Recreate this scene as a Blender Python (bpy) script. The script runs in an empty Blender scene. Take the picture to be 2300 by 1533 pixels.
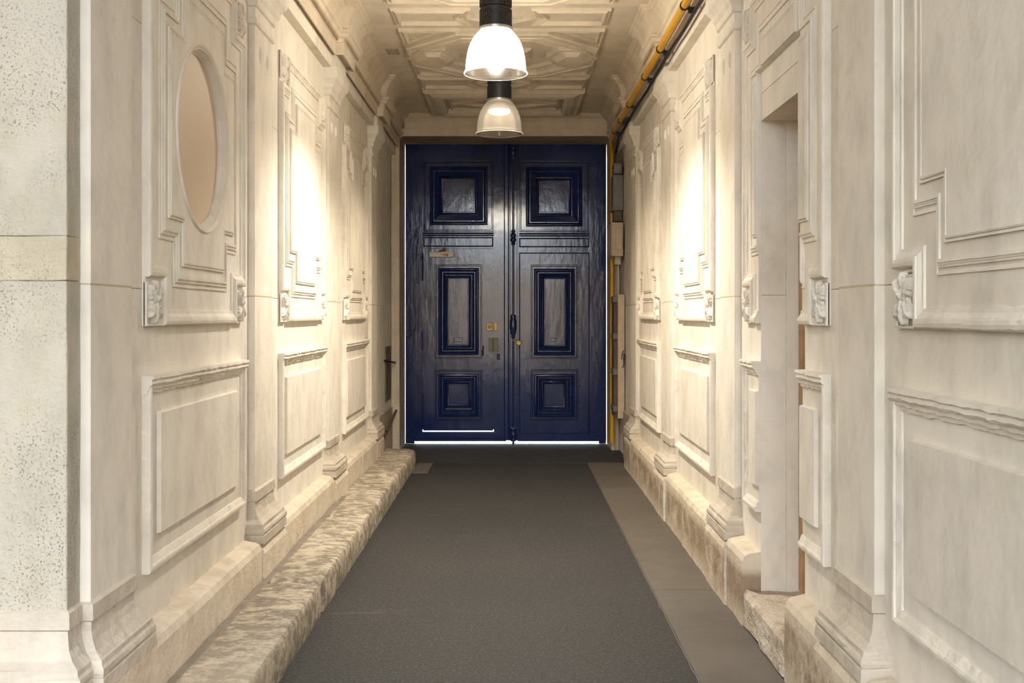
import bpy, bmesh, math, random
from mathutils import Vector, Matrix, noise
random.seed(7)
SC = bpy.context.scene
COL = SC.collection
PI = math.pi

# ------------------------------------------------------------------ camera
F = 2500.0                                   # focal length in pixels of the 2300 x 1533 frame
cam = bpy.data.cameras.new('camera')
cam.sensor_width = 36.0
cam.lens = 36.0 * F / 2300.0
cam.shift_y = -59.5 / 2300.0
cam.clip_start = 0.05
cam_o = bpy.data.objects.new('camera', cam)
COL.objects.link(cam_o)
cam_o.location = (0, 0, 1.5)
cam_o.rotation_euler = (PI / 2, 0, 0)
SC.camera = cam_o

# ------------------------------------------------------------------ sky, sun, exposure
world = bpy.data.worlds.new('world')
SC.world = world
world.use_nodes = True
bg = world.node_tree.nodes['Background']
bg.inputs[0].default_value = (0.87, 0.935, 1.0, 1)
bg.inputs[1].default_value = 6.8
sun = bpy.data.lights.new('sun', 'SUN')
sun.energy = 16.0
sun.angle = 0.01
sun.color = (1.0, 0.95, 0.88)
sun_o = bpy.data.objects.new('sun', sun)
COL.objects.link(sun_o)
sun_o.rotation_euler = (math.radians(-52), 0, math.radians(8))   # from the street side, over the roof
sun_o.location = (0, 30, 30)
vs = SC.view_settings
vs.view_transform = 'Standard'
vs.look = 'None'
vs.gamma = 1.0
vs.exposure = 0.28
vs.use_curve_mapping = False
LAMP_SPOT = (36.0, 25.0)
LAMP_POINT = (32.0, 0.28)

# ------------------------------------------------------------------ dimensions
WL, WR = 1.35, 1.195           # distance of the two wall fields from the camera's axis
Y0, YE, YD = 3.375, 12.35, 12.93
ZC = 3.715
BAYS_L = [(4.06, 5.53), (6.42, 7.90), (8.84, 10.22)]
BAYS_R = [(1.92, 3.42), (4.17, 5.64), (6.54, 7.97), (8.93, 10.31)]
PIL_L = [(3.48, 3.86), (5.70, 6.12), (8.00, 8.42), (10.45, 10.87)]
PIL_R = [(1.20, 1.62), (3.57, 3.97), (5.81, 6.22), (8.13, 8.54), (10.46, 10.88)]
PIL_N = 0.032
UZ0, UZ1 = 1.46, 3.03
DZ0, DZ1 = 0.555, 1.272
NICHE = (4.54, 5.34, 0.18, 2.43)


def mapL(s, z, n): return (-WL + n, s, z)
def mapR(s, z, n): return (WR - n, s, z)
def mapC(x, y, h): return (x, y, ZC - h)
def mapD(a, b, h): return (a, YD - h, b)


# ------------------------------------------------------------------ mesh helpers
ORG = {}


class MB:
    def __init__(self):
        self.v = []
        self.f = []

    def add(self, v, f):
        o = len(self.v)
        self.v += [tuple(p) for p in v]
        self.f += [tuple(i + o for i in q) for q in f]
        return self

    def box(self, x0, x1, y0, y1, z0, z1):
        v = [(x, y, z) for x in (x0, x1) for y in (y0, y1) for z in (z0, z1)]
        return self.add(v, [(0, 1, 3, 2), (4, 6, 7, 5), (0, 4, 5, 1), (2, 3, 7, 6), (0, 2, 6, 4), (1, 5, 7, 3)])

    def mbox(self, mp, a0, a1, b0, b1, h0, h1):
        v = [mp(a, b, h) for a in (a0, a1) for b in (b0, b1) for h in (h0, h1)]
        return self.add(v, [(0, 1, 3, 2), (4, 6, 7, 5), (0, 4, 5, 1), (2, 3, 7, 6), (0, 2, 6, 4), (1, 5, 7, 3)])

    def prism(self, poly, mp, h0, h1, inset=0.0):
        n = len(poly)
        top = offset_poly(poly, inset) if inset else poly
        v = [mp(a, b, h0) for a, b in poly] + [mp(a, b, h1) for a, b in top]
        f = [(i, (i + 1) % n, n + (i + 1) % n, n + i) for i in range(n)]
        f += [tuple(range(n))[::-1], tuple(range(n, 2 * n))]
        return self.add(v, f)

    def sweep(self, path, prof, mp, closed=True, sub=0.0, jit=0.0, seed=0.0, jscale=9.0):
        pts = []
        n = len(path)
        for i in range(n):
            p = path[i]
            if closed or 0 < i < n - 1:
                a, c = path[i - 1], path[(i + 1) % n]
                d1, d2 = unit(a, p), unit(p, c)
            elif i == 0:
                d1 = d2 = unit(p, path[1])
            else:
                d1 = d2 = unit(path[i - 1], p)
            n1, n2 = (-d1[1], d1[0]), (-d2[1], d2[0])
            k = 1 + n1[0] * n2[0] + n1[1] * n2[1]
            k = max(k, 0.15)
            m = ((n1[0] + n2[0]) / k, (n1[1] + n2[1]) / k)
            pts.append((p, m))
            if sub and (closed or i < n - 1):
                q = path[(i + 1) % n]
                L = math.dist(p, q)
                cnt = int(L / sub)
                # keep the extra rings clear of the mitres
                for t in range(1, cnt):
                    u = t / cnt
                    w = max(abs(o) for o, h in prof)
                    if u * L < w * 1.1 or (1 - u) * L < w * 1.1:
                        continue
                    pts.append(((p[0] + (q[0] - p[0]) * u, p[1] + (q[1] - p[1]) * u), n2))
        R, K = len(pts), len(prof)
        v = []
        for (p, m) in pts:
            for (o, h) in prof:
                a, b = p[0] + m[0] * o, p[1] + m[1] * o
                if jit:
                    q = noise.noise(Vector((a * jscale + seed, b * jscale, h * 40)))
                    q2 = noise.noise(Vector((a * jscale * 3 + seed, b * jscale * 3 + 7, h * 60)))
                    e = (q * 0.7 + q2 * 0.5) * jit
                    a += m[0] * e
                    b += m[1] * e
                    h = h + e * 0.6 if h > 0.005 else h
                v.append(mp(a, b, h))
        f = []
        for r in range(R if closed else R - 1):
            r2 = (r + 1) % R
            for k in range(K):
                k2 = (k + 1) % K
                f.append((r * K + k, r2 * K + k, r2 * K + k2, r * K + k2))
        if not closed:
            f.append(tuple(range(K))[::-1])
            f.append(tuple((R - 1) * K + k for k in range(K)))
        return self.add(v, f)

    def lathe(self, prof, seg, mp, flute=0.0, fl_n=0):
        """prof: (r, h) list; mp(a, b, h) places the disc plane; closed through the axis where r is 0."""
        K = len(prof)
        v, f = [], []
        for i in range(seg):
            t = 2 * PI * i / seg
            for (r, h) in prof:
                rr = r * (1 + flute * math.cos(fl_n * t)) if flute else r
                v.append(mp(rr * math.cos(t), rr * math.sin(t), h))
        for i in range(seg):
            j = (i + 1) % seg
            for k in range(K - 1):
                f.append((i * K + k, j * K + k, j * K + k + 1, i * K + k + 1))
        return self.add(v, f)

    def tube(self, pts, r, seg=10):
        pts = [Vector(p) for p in pts]
        n = len(pts)
        up = None
        v, f = [], []
        for i, p in enumerate(pts):
            d = (pts[min(i + 1, n - 1)] - pts[max(i - 1, 0)]).normalized()
            if up is None:
                up = Vector((0, 0, 1)) if abs(d.z) < 0.9 else Vector((1, 0, 0))
            x = d.cross(up).normalized()
            y = x.cross(d).normalized()
            up = y
            rr = r[i] if isinstance(r, (list, tuple)) else r
            for k in range(seg):
                t = 2 * PI * k / seg
                v.append(p + (x * math.cos(t) + y * math.sin(t)) * rr)
        for i in range(n - 1):
            for k in range(seg):
                k2 = (k + 1) % seg
                f.append((i * seg + k, i * seg + k2, (i + 1) * seg + k2, (i + 1) * seg + k))
        f.append(tuple(range(seg))[::-1])
        f.append(tuple((n - 1) * seg + k for k in range(seg)))
        return self.add(v, f)


def unit(p, q):
    dx, dy = q[0] - p[0], q[1] - p[1]
    L = math.hypot(dx, dy) or 1
    return dx / L, dy / L


def offset_poly(poly, d):
    n = len(poly)
    out = []
    for i in range(n):
        d1, d2 = unit(poly[i - 1], poly[i]), unit(poly[i], poly[(i + 1) % n])
        n1, n2 = (-d1[1], d1[0]), (-d2[1], d2[0])
        k = max(1 + n1[0] * n2[0] + n1[1] * n2[1], 0.15)
        out.append((poly[i][0] + (n1[0] + n2[0]) / k * d, poly[i][1] + (n1[1] + n2[1]) / k * d))
    return out


def rect(a0, a1, b0, b1):
    return [(a0, b0), (a1, b0), (a1, b1), (a0, b1)]


def eared(a0, a1, b0, b1, e):
    return [(a0 + e, b0), (a1 - e, b0), (a1 - e, b0 + e), (a1, b0 + e), (a1, b1 - e), (a1 - e, b1 - e),
            (a1 - e, b1), (a0 + e, b1), (a0 + e, b1 - e), (a0, b1 - e), (a0, b0 + e), (a0 + e, b0 + e)]


def build(name, mb, mat, parent=None, bevel=0.0, smooth=False, rough=0.0, rscale=8.0, cuts=0, origin=None, limit=0.5):
    """One mesh object; origin at the middle of its base, local to its parent."""
    bm = bmesh.new()
    vs_ = [bm.verts.new(p) for p in mb.v]
    for q in mb.f:
        try:
            bm.faces.new([vs_[i] for i in q])
        except ValueError:
            pass
    bmesh.ops.recalc_face_normals(bm, faces=bm.faces[:])
    if bevel:
        es = [e for e in bm.edges if len(e.link_faces) == 2 and e.calc_face_angle(0) > limit]
        bmesh.ops.bevel(bm, geom=es, offset=bevel, segments=1, profile=0.5, affect='EDGES', clamp_overlap=True)
    if cuts:
        bmesh.ops.subdivide_edges(bm, edges=bm.edges[:], cuts=cuts, use_grid_fill=True)
    if rough:
        bm.normal_update()
        for v in bm.verts:
            q = noise.noise(v.co * rscale) * 0.7 + noise.noise(v.co * rscale * 2.7) * 0.4
            v.co += v.normal * q * rough
    if smooth:
        for fc in bm.faces:
            fc.smooth = True
    xs = [v.co.x for v in bm.verts]
    ys = [v.co.y for v in bm.verts]
    zs = [v.co.z for v in bm.verts]
    o = Vector(origin) if origin else Vector(((min(xs) + max(xs)) / 2, (min(ys) + max(ys)) / 2, min(zs)))
    for v in bm.verts:
        v.co -= o
    me = bpy.data.meshes.new(name)
    bm.to_mesh(me)
    bm.free()
    if smooth:
        try:
            me.set_sharp_from_angle(angle=math.radians(40))
        except Exception:
            pass
    if mat:
        me.materials.append(mat)
    ob = bpy.data.objects.new(name, me)
    COL.objects.link(ob)
    ORG[ob] = o
    if parent:
        ob.parent = parent
        ob.location = o - ORG[parent]
    else:
        ob.location = o
    return ob


def place(name, me, loc, rz, parent):
    ob = bpy.data.objects.new(name, me)
    COL.objects.link(ob)
    ORG[ob] = Vector(loc)
    ob.parent = parent
    ob.location = Vector(loc) - ORG[parent]
    ob.rotation_euler = (0, 0, rz)
    return ob


def thing(name, label, cat, loc, group=None):
    o = bpy.data.objects.new(name, None)
    o.empty_display_size = 0.1
    COL.objects.link(o)
    o.location = loc
    ORG[o] = Vector(loc)
    o['label'] = label
    o['category'] = cat
    if group:
        o['group'] = group
    return o


def tag(o, label, cat, group=None):
    o['label'] = label
    o['category'] = cat
    if group:
        o['group'] = group
    return o


def struct(o, label=None, cat=None):
    o['kind'] = 'structure'
    if label:
        o['label'] = label
    if cat:
        o['category'] = cat
    return o


def cut(ob, mb):
    """Carve a solid out of an object's mesh (a real opening)."""
    o = ORG[ob]
    me = bpy.data.meshes.new('cutter')
    me.from_pydata([Vector(p) for p in mb.v], [], mb.f)
    bm = bmesh.new()
    bm.from_mesh(me)
    bmesh.ops.recalc_face_normals(bm, faces=bm.faces[:])
    bm.to_mesh(me)
    bm.free()
    c = bpy.data.objects.new('cutter', me)
    COL.objects.link(c)
    m = ob.modifiers.new('cut', 'BOOLEAN')
    m.operation = 'DIFFERENCE'
    m.solver = 'EXACT'
    m.object = c
    bpy.context.view_layer.update()
    dg = bpy.context.evaluated_depsgraph_get()
    new = bpy.data.meshes.new_from_object(ob.evaluated_get(dg))
    ob.modifiers.clear()
    old = ob.data
    ob.data = new
    bpy.data.meshes.remove(old)
    bpy.data.objects.remove(c)
    bpy.data.meshes.remove(me)


# ------------------------------------------------------------------ materials
def nmat(name):
    m = bpy.data.materials.new(name)
    m.use_nodes = True
    nt = m.node_tree
    return m, nt, nt.nodes['Principled BSDF']


def N(nt, kind, **kw):
    n = nt.nodes.new(kind)
    for k, v in kw.items():
        setattr(n, k, v)
    return n


def noise_tex(nt, vec, scale, detail=4.0, rough=0.55, stretch=None):
    if stretch:
        mp = N(nt, 'ShaderNodeMapping')
        mp.inputs['Scale'].default_value = stretch
        nt.links.new(vec, mp.inputs['Vector'])
        vec = mp.outputs[0]
    t = N(nt, 'ShaderNodeTexNoise')
    t.inputs['Scale'].default_value = scale
    t.inputs['Detail'].default_value = detail
    t.inputs['Roughness'].default_value = rough
    nt.links.new(vec, t.inputs['Vector'])
    return t.outputs['Fac']


def ramp(nt, fac, stops):
    r = N(nt, 'ShaderNodeValToRGB')
    els = r.color_ramp.elements
    while len(els) < len(stops):
        els.new(0.5)
    for e, (p, c) in zip(els, stops):
        e.position = p
        e.color = (c[0], c[1], c[2], 1) if not isinstance(c, (int, float)) else (c, c, c, 1)
    nt.links.new(fac, r.inputs[0])
    return r.outputs[0]


def mix(nt, fac, a, b, mode='MIX'):
    m = N(nt, 'ShaderNodeMix', data_type='RGBA', blend_type=mode)
    for sock, val in ((m.inputs[0], fac), (m.inputs[6], a), (m.inputs[7], b)):
        if hasattr(val, 'is_linked') or hasattr(val, 'links'):
            nt.links.new(val, sock)
        elif isinstance(val, (int, float)):
            sock.default_value = val
        else:
            sock.default_value = (val[0], val[1], val[2], 1)
    return m.outputs[2]


def bump(nt, bsdf, pairs):
    prev = None
    for fac, strength, dist in pairs:
        b = N(nt, 'ShaderNodeBump')
        b.inputs['Strength'].default_value = strength
        b.inputs['Distance'].default_value = dist
        nt.links.new(fac, b.inputs['Height'])
        if prev:
            nt.links.new(prev, b.inputs['Normal'])
        prev = b.outputs[0]
    nt.links.new(prev, bsdf.inputs['Normal'])


def stone_mat(name, c0, c1, c2, stain=None, stain_at=(0.62, 0.72), rough=0.8, fine=0.25, coarse=0.3, pits=0.0,
              damp=None, streak=None, scale=1.0):
    m, nt, b = nmat(name)
    pos = N(nt, 'ShaderNodeNewGeometry').outputs['Position']
    big = noise_tex(nt, pos, 0.9 * scale, 2, 0.6)
    mid = noise_tex(nt, pos, 6.0 * scale, 3, 0.68, stretch=(1, 1, 0.6))
    col = ramp(nt, big, [(0.32, c0), (0.5, c1), (0.68, c2)])
    midc = ramp(nt, mid, [(0.3, 0.84), (0.55, 1.0), (0.75, 1.05)])
    col = mix(nt, 1.0, col, midc, 'MULTIPLY')
    rnd_ = N(nt, 'ShaderNodeObjectInfo').outputs['Random']
    col = mix(nt, 1.0, col, ramp(nt, rnd_, [(0.0, (0.95, 0.94, 0.93)), (1.0, (1.02, 1.02, 1.03))]), 'MULTIPLY')
    if stain:
        st = noise_tex(nt, pos, 2.2 * scale, 4, 0.72)
        k = ramp(nt, st, [(stain_at[0], 0.0), (stain_at[1], 0.65)])
        col = mix(nt, k, col, stain)
    if streak:
        st = noise_tex(nt, pos, 5.0, 5, 0.7, stretch=(1.0, 1.0, streak[1]))
        k = ramp(nt, st, [(0.46, 0.0), (0.6, streak[2])])
        col = mix(nt, k, col, streak[0])
    if damp:
        z = N(nt, 'ShaderNodeSeparateXYZ')
        nt.links.new(pos, z.inputs[0])
        zr = ramp(nt, z.outputs[2], [(0.02, 0.2), (0.13, 1.0), (0.24, 1.0), (0.285, 0.0)])
        dn = noise_tex(nt, pos, 2.2, 5, 0.8)
        dk = ramp(nt, dn, [(0.36, 0.0), (0.54, 0.85)])
        k = mix(nt, 1.0, zr, dk, 'MULTIPLY')
        col = mix(nt, k, col, damp)
    bl = [(noise_tex(nt, pos, 12.0 * scale, 2, 0.75), coarse, 0.02)] if coarse > 0.1 else []
    if fine > 0.4:
        bl.append((noise_tex(nt, pos, 90.0, 1, 0.6), fine, 0.003))
    if pits:
        vo = N(nt, 'ShaderNodeTexNoise')
        vo.inputs['Scale'].default_value = 125
        vo.inputs['Detail'].default_value = 2
        vo.inputs['Roughness'].default_value = 0.7
        nt.links.new(pos, vo.inputs['Vector'])
        msk = noise_tex(nt, pos, 4.0, 2, 0.6)
        pk = ramp(nt, vo.outputs['Fac'], [(0.31, 1.0), (0.42, 0.0)])
        mk = ramp(nt, msk, [(0.36, 0.0), (0.58, 1.0)])
        k = mix(nt, 1.0, pk, mk, 'MULTIPLY')
        kk = mix(nt, 1.0, k, (pits, pits, pits), 'MULTIPLY')
        col = mix(nt, kk, col, (0.27, 0.22, 0.16))
        inv = N(nt, 'ShaderNodeInvert')
        nt.links.new(k, inv.inputs[1])
        bl.append((inv.outputs[0], 0.6, 0.006))
    nt.links.new(col, b.inputs['Base Color'])
    b.inputs['Roughness'].default_value = rough
    if bl:
        bump(nt, b, bl)
    return m


def plain_mat(name, col, rough=0.5, metal=0.0, var=0.12, scale=14.0, bumpk=0.1, spec=0.5):
    m, nt, b = nmat(name)
    pos = N(nt, 'ShaderNodeNewGeometry').outputs['Position']
    nz = noise_tex(nt, pos, scale, 5, 0.6)
    k = ramp(nt, nz, [(0.3, 1 - var), (0.7, 1 + var)])
    nt.links.new(mix(nt, 1.0, col, k, 'MULTIPLY'), b.inputs['Base Color'])
    b.inputs['Roughness'].default_value = rough
    b.inputs['Metallic'].default_value = metal
    b.inputs['Specular IOR Level'].default_value = spec
    if bumpk > 0.15:
        bump(nt, b, [(noise_tex(nt, pos, scale * 3, 2, 0.6), bumpk, 0.004)])
    return m


LIME = stone_mat('limestone', (0.73, 0.67, 0.57), (0.80, 0.745, 0.65), (0.785, 0.735, 0.655),
                 stain=(0.60, 0.47, 0.31), stain_at=(0.64, 0.76), fine=0.2, coarse=0.22)
CARVED = stone_mat('carved limestone', (0.74, 0.675, 0.57), (0.81, 0.755, 0.66), (0.79, 0.735, 0.65),
                   stain=(0.62, 0.49, 0.33), stain_at=(0.62, 0.76), fine=0.25, coarse=0.25)
PIER = stone_mat('pitted limestone', (0.44, 0.395, 0.315), (0.505, 0.465, 0.385), (0.505, 0.47, 0.405),
                 stain=(0.45, 0.39, 0.26), stain_at=(0.54, 0.68), fine=0.9, coarse=0.5, pits=1.0)
PIER_OCHRE = stone_mat('ochre limestone', (0.46, 0.405, 0.29), (0.53, 0.47, 0.35), (0.53, 0.48, 0.37),
                       stain=(0.45, 0.38, 0.25), stain_at=(0.54, 0.68), fine=0.9, coarse=0.5, pits=0.6)
PLINTH_L = stone_mat('worn plinth stone', (0.60, 0.51, 0.40), (0.70, 0.61, 0.48), (0.68, 0.60, 0.49),
                     stain=(0.50, 0.40, 0.29), stain_at=(0.55, 0.70), fine=0.5, coarse=0.5, scale=1.5)
PLINTH_R = stone_mat('damp plinth stone', (0.60, 0.51, 0.39), (0.69, 0.60, 0.47), (0.66, 0.57, 0.45),
                     stain=(0.52, 0.42, 0.30), stain_at=(0.55, 0.70), fine=0.6, coarse=0.5, damp=(0.26, 0.18, 0.115),
                     scale=1.5)


def kerb_mat():
    m, nt, b = nmat('weathered kerb stone')
    pos = N(nt, 'ShaderNodeNewGeometry').outputs['Position']
    base = ramp(nt, noise_tex(nt, pos, 3.0, 3, 0.6), [(0.3, (0.46, 0.39, 0.29)), (0.55, (0.58, 0.505, 0.39)), (0.75, (0.63, 0.56, 0.45))])
    patch = noise_tex(nt, pos, 15.0, 7, 0.76, stretch=(0.75, 1.0, 1.0))
    big = noise_tex(nt, pos, 1.1, 2, 0.5)
    k = ramp(nt, patch, [(0.42, 0.0), (0.56, 0.95)])
    kb = ramp(nt, big, [(0.30, 0.55), (0.52, 1.0)])
    k = mix(nt, 1.0, k, kb, 'MULTIPLY')
    col = mix(nt, k, base, (0.20, 0.165, 0.125))
    nt.links.new(col, b.inputs['Base Color'])
    b.inputs['Roughness'].default_value = 0.78
    bump(nt, b, [(patch, 0.55, 0.012), (noise_tex(nt, pos, 60.0, 2, 0.7), 0.6, 0.005)])
    return m


KERB = kerb_mat()
STEP = stone_mat('worn step stone', (0.50, 0.42, 0.32), (0.60, 0.52, 0.42), (0.66, 0.60, 0.52),
                 stain=(0.28, 0.21, 0.14), stain_at=(0.5, 0.62), fine=0.9, coarse=1.0, scale=2)
PLASTER = stone_mat('painted plaster', (0.64, 0.56, 0.445), (0.69, 0.61, 0.49), (0.71, 0.635, 0.52),
                    rough=0.7, fine=0.08, coarse=0.06)
CORN = stone_mat('cornice plaster', (0.60, 0.505, 0.38), (0.67, 0.575, 0.445), (0.68, 0.595, 0.475),
                 stain=(0.42, 0.33, 0.22), stain_at=(0.62, 0.78), rough=0.75, fine=0.15, coarse=0.15)
ENDST = stone_mat('grimy stone', (0.36, 0.28, 0.19), (0.46, 0.37, 0.26), (0.50, 0.41, 0.30),
                  stain=(0.22, 0.17, 0.12), stain_at=(0.5, 0.68), fine=0.3, coarse=0.35)
BASEST = stone_mat('worn base stone', (0.50, 0.44, 0.355), (0.575, 0.51, 0.42), (0.58, 0.525, 0.44),
                   stain=(0.40, 0.32, 0.22), stain_at=(0.54, 0.70), fine=0.45, coarse=0.45, scale=1.5)
GRIMEBEAD = plain_mat('grimy bead plaster', (0.36, 0.27, 0.18), 0.8, var=0.3, scale=30)
KMORT = plain_mat('grey brown mortar', (0.235, 0.20, 0.16), 0.8, var=0.2, scale=9)
LIMEWASH = plain_mat('white mortar', (0.60, 0.55, 0.47), 0.8, var=0.25, scale=25)
MORTAR = plain_mat('ochre mortar', (0.56, 0.46, 0.31), 0.8)
BOARD = plain_mat('beige painted board', (0.62, 0.485, 0.34), 0.55, var=0.03, scale=2.0, bumpk=0.02)
WOOD = plain_mat('brown painted wood', (0.42, 0.25, 0.12), 0.5, var=0.2, scale=20)
IRON = plain_mat('dark iron', (0.035, 0.033, 0.035), 0.45, 0.6)
HOUS = plain_mat('black painted metal', (0.022, 0.023, 0.027), 0.38, 0.0, var=0.1, scale=40)
RIM = plain_mat('grey aluminium', (0.45, 0.45, 0.47), 0.35, 0.9)
BRASS = plain_mat('old brass', (0.30, 0.19, 0.07), 0.38, 0.8, var=0.3, scale=60)
OLIVE = plain_mat('olive metal', (0.10, 0.095, 0.055), 0.4, 0.5)
YELLOW = plain_mat('yellow pipe paint', (0.58, 0.30, 0.012), 0.34, var=0.12, scale=9)
GREYBOX = plain_mat('grey metal box', (0.16, 0.155, 0.135), 0.5, var=0.15)
CREAM = plain_mat('cream painted box', (0.50, 0.40, 0.26), 0.5, var=0.12)
DARKREC = plain_mat('dark brown tone', (0.12, 0.09, 0.065), 0.7, var=0.25)  # dark brown for small fittings; on the left plate it paints a shaded slot
SIGN = plain_mat('off white casing', (0.75, 0.68, 0.55), 0.45, var=0.04)
REDINK = plain_mat('faded red print', (0.45, 0.16, 0.09), 0.6)
VENT = plain_mat('grille grey', (0.40, 0.33, 0.24), 0.6)


def asphalt(name, c0, c1, rough=0.72, grain=1.0):
    m, nt, b = nmat(name)
    pos = N(nt, 'ShaderNodeNewGeometry').outputs['Position']
    big = noise_tex(nt, pos, 0.7, 5, 0.6)
    sp = noise_tex(nt, pos, 75, 2, 0.75)
    sp2 = noise_tex(nt, pos, 28, 3, 0.75)
    col = ramp(nt, big, [(0.35, c0), (0.65, c1)])
    col = mix(nt, 1.0, col, ramp(nt, sp, [(0.36, 0.35), (0.48, 0.8), (0.58, 1.4), (0.68, 3.4)]), 'MULTIPLY')
    col = mix(nt, 1.0, col, ramp(nt, sp2, [(0.3, 0.7), (0.7, 1.3)]), 'MULTIPLY')
    scr = noise_tex(nt, pos, 1.6, 5, 0.75, stretch=(0.6, 3.5, 1))
    col = mix(nt, ramp(nt, scr, [(0.62, 0.0), (0.75, 0.35)]), col, (0.20, 0.165, 0.125))
    nt.links.new(col, b.inputs['Base Color'])
    b.inputs['Roughness'].default_value = rough
    bump(nt, b, [(sp, 0.5 * grain, 0.004), (sp2, 0.4 * grain, 0.006)])
    return m


ASPH = asphalt('asphalt', (0.020, 0.0195, 0.019), (0.028, 0.0265, 0.025))
THRESH = asphalt('threshold asphalt', (0.022, 0.020, 0.019), (0.030, 0.027, 0.025), grain=0.5)
SLAB = stone_mat('smooth paving slab', (0.095, 0.081, 0.066), (0.12, 0.103, 0.085), (0.14, 0.12, 0.10), rough=0.6, fine=0.2, coarse=0.05)
PAVE = plain_mat('pale street paving', (0.55, 0.53, 0.50), 0.8)
COURT = plain_mat('courtyard paving', (0.30, 0.28, 0.25), 0.7)
FACADE = stone_mat('courtyard facade', (0.55, 0.47, 0.36), (0.60, 0.52, 0.41), (0.62, 0.54, 0.43), coarse=0.0, fine=0.0)


def door_paint():
    m, nt, b = nmat('navy gloss paint')
    pos = N(nt, 'ShaderNodeNewGeometry').outputs['Position']
    nz = noise_tex(nt, pos, 3.0, 6, 0.65, stretch=(1.5, 1, 0.4))
    col = ramp(nt, nz, [(0.3, (0.006, 0.018, 0.085)), (0.6, (0.009, 0.025, 0.125)), (0.75, (0.015, 0.036, 0.155))])
    nt.links.new(col, b.inputs['Base Color'])
    r = ramp(nt, noise_tex(nt, pos, 2.6, 6, 0.7), [(0.35, 0.18), (0.65, 0.34)])
    nt.links.new(r, b.inputs['Roughness'])
    b.inputs['Specular IOR Level'].default_value = 0.08
    b.inputs['Coat Weight'].default_value = 1.0
    b.inputs['Coat Roughness'].default_value = 0.025
    fine = noise_tex(nt, pos, 30, 6, 0.75, stretch=(1, 1, 0.5))
    brush = noise_tex(nt, pos, 6, 4, 0.55, stretch=(1.4, 1, 0.5))
    bump(nt, b, [(brush, 0.32, 0.010), (fine, 0.25, 0.0025)])
    n_last = b.inputs['Normal'].links[0].from_socket
    nt.links.new(n_last, b.inputs['Coat Normal'])
    return m


NAVY = door_paint()


def shade_mat():
    m, nt, b = nmat('ribbed polycarbonate')
    out = nt.nodes['Material Output']
    nt.nodes.remove(b)
    tr = N(nt, 'ShaderNodeBsdfTransparent')
    tr.inputs[0].default_value = (0.98, 0.97, 0.95, 1)
    tl = N(nt, 'ShaderNodeBsdfTranslucent')
    tl.inputs[0].default_value = (0.92, 0.88, 0.83, 1)
    gl = N(nt, 'ShaderNodeBsdfGlossy')
    gl.inputs['Roughness'].default_value = 0.15
    gl.inputs[0].default_value = (0.9, 0.9, 0.9, 1)
    m1 = N(nt, 'ShaderNodeMixShader')
    m1.inputs[0].default_value = 0.45
    nt.links.new(tr.outputs[0], m1.inputs[1])
    nt.links.new(tl.outputs[0], m1.inputs[2])
    fr = N(nt, 'ShaderNodeLayerWeight')
    fr.inputs[0].default_value = 0.25
    m2 = N(nt, 'ShaderNodeMixShader')
    nt.links.new(fr.outputs['Fresnel'], m2.inputs[0])
    nt.links.new(m1.outputs[0], m2.inputs[1])
    nt.links.new(gl.outputs[0], m2.inputs[2])
    nt.links.new(m2.outputs[0], out.inputs[0])
    return m


SHADE = shade_mat()


def glow(name, col, strength):
    m, nt, b = nmat(name)
    b.inputs['Base Color'].default_value = (0.9, 0.9, 0.9, 1)
    b.inputs['Emission Color'].default_value = (*col, 1)
    b.inputs['Emission Strength'].default_value = strength
    return m


# ================================================================== the setting
# ---- floor
fl = build('floor', MB().box(-9, 9, -14, YE + 0.05, -0.12, 0.0), ASPH)
struct(fl, 'dark speckled asphalt floor of the carriage passage', 'floor')
th = build('threshold', MB().box(-1.30, 1.16, 11.28, 13.12, -0.02, 0.004), THRESH, fl)
build('paving_slab', MB().box(-0.955, -0.80, 10.55, 11.26, -0.02, 0.005), SLAB, fl)
st = build('street_pavement', MB().box(-12, 12, YE + 0.05, 34, -0.14, -0.005), PAVE)
struct(st, 'pale sunlit street paving seen under the blue door', 'pavement')

# ---- wall bodies (the solid behind the dressed stones)
wl = build('wall_left', MB().mbox(mapL, Y0 + 0.12, YE + 0.1, -0.1, ZC + 0.25, -0.62, -0.121), LIME)
struct(wl, 'cream limestone passage wall with round niche on the left', 'wall')
wr = build('wall_right', MB().mbox(mapR, 1.0, YE + 0.1, -0.1, ZC + 0.25, -0.62, -0.121), LIME)
struct(wr, 'cream limestone passage wall with recessed doorway on the right', 'wall')
cut(wr, MB().mbox(mapR, NICHE[0], NICHE[1], 0.03, NICHE[3], -0.365, 0.05))

# pitted pier face towards the courtyard
wf = build('wall_front', MB().box(-9, -WL - 0.121, Y0 + 0.1, Y0 + 0.7, -0.1, ZC + 0.25), PIER)
struct(wf, 'rough pitted stone pier at the left edge', 'wall')
zc_front = [0.30, 1.604, 1.739, 3.0, 4.6]
for i in range(len(zc_front) - 1):
    xs = [-WL, -2.45, -3.7, -5.2] if i % 2 == 0 else [-WL, -1.98, -3.1, -4.5, -5.2]
    for a, b in zip(xs, xs[1:]):
        build('stone', MB().box(b, a, Y0, Y0 + 0.118, zc_front[i] + 0.0004, zc_front[i + 1] - 0.0004), PIER_OCHRE if i == 1 else PIER, wf,
              bevel=0.003, cuts=9, rough=0.0035, rscale=16)
# upper storeys: keeps sun off the passage
up = build('wall_upper', MB().box(-9, 9, Y0 + 0.021, 13.1, ZC + 0.25, 13.0), FACADE)
struct(up, 'stone storeys above the passage', 'wall')

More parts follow.
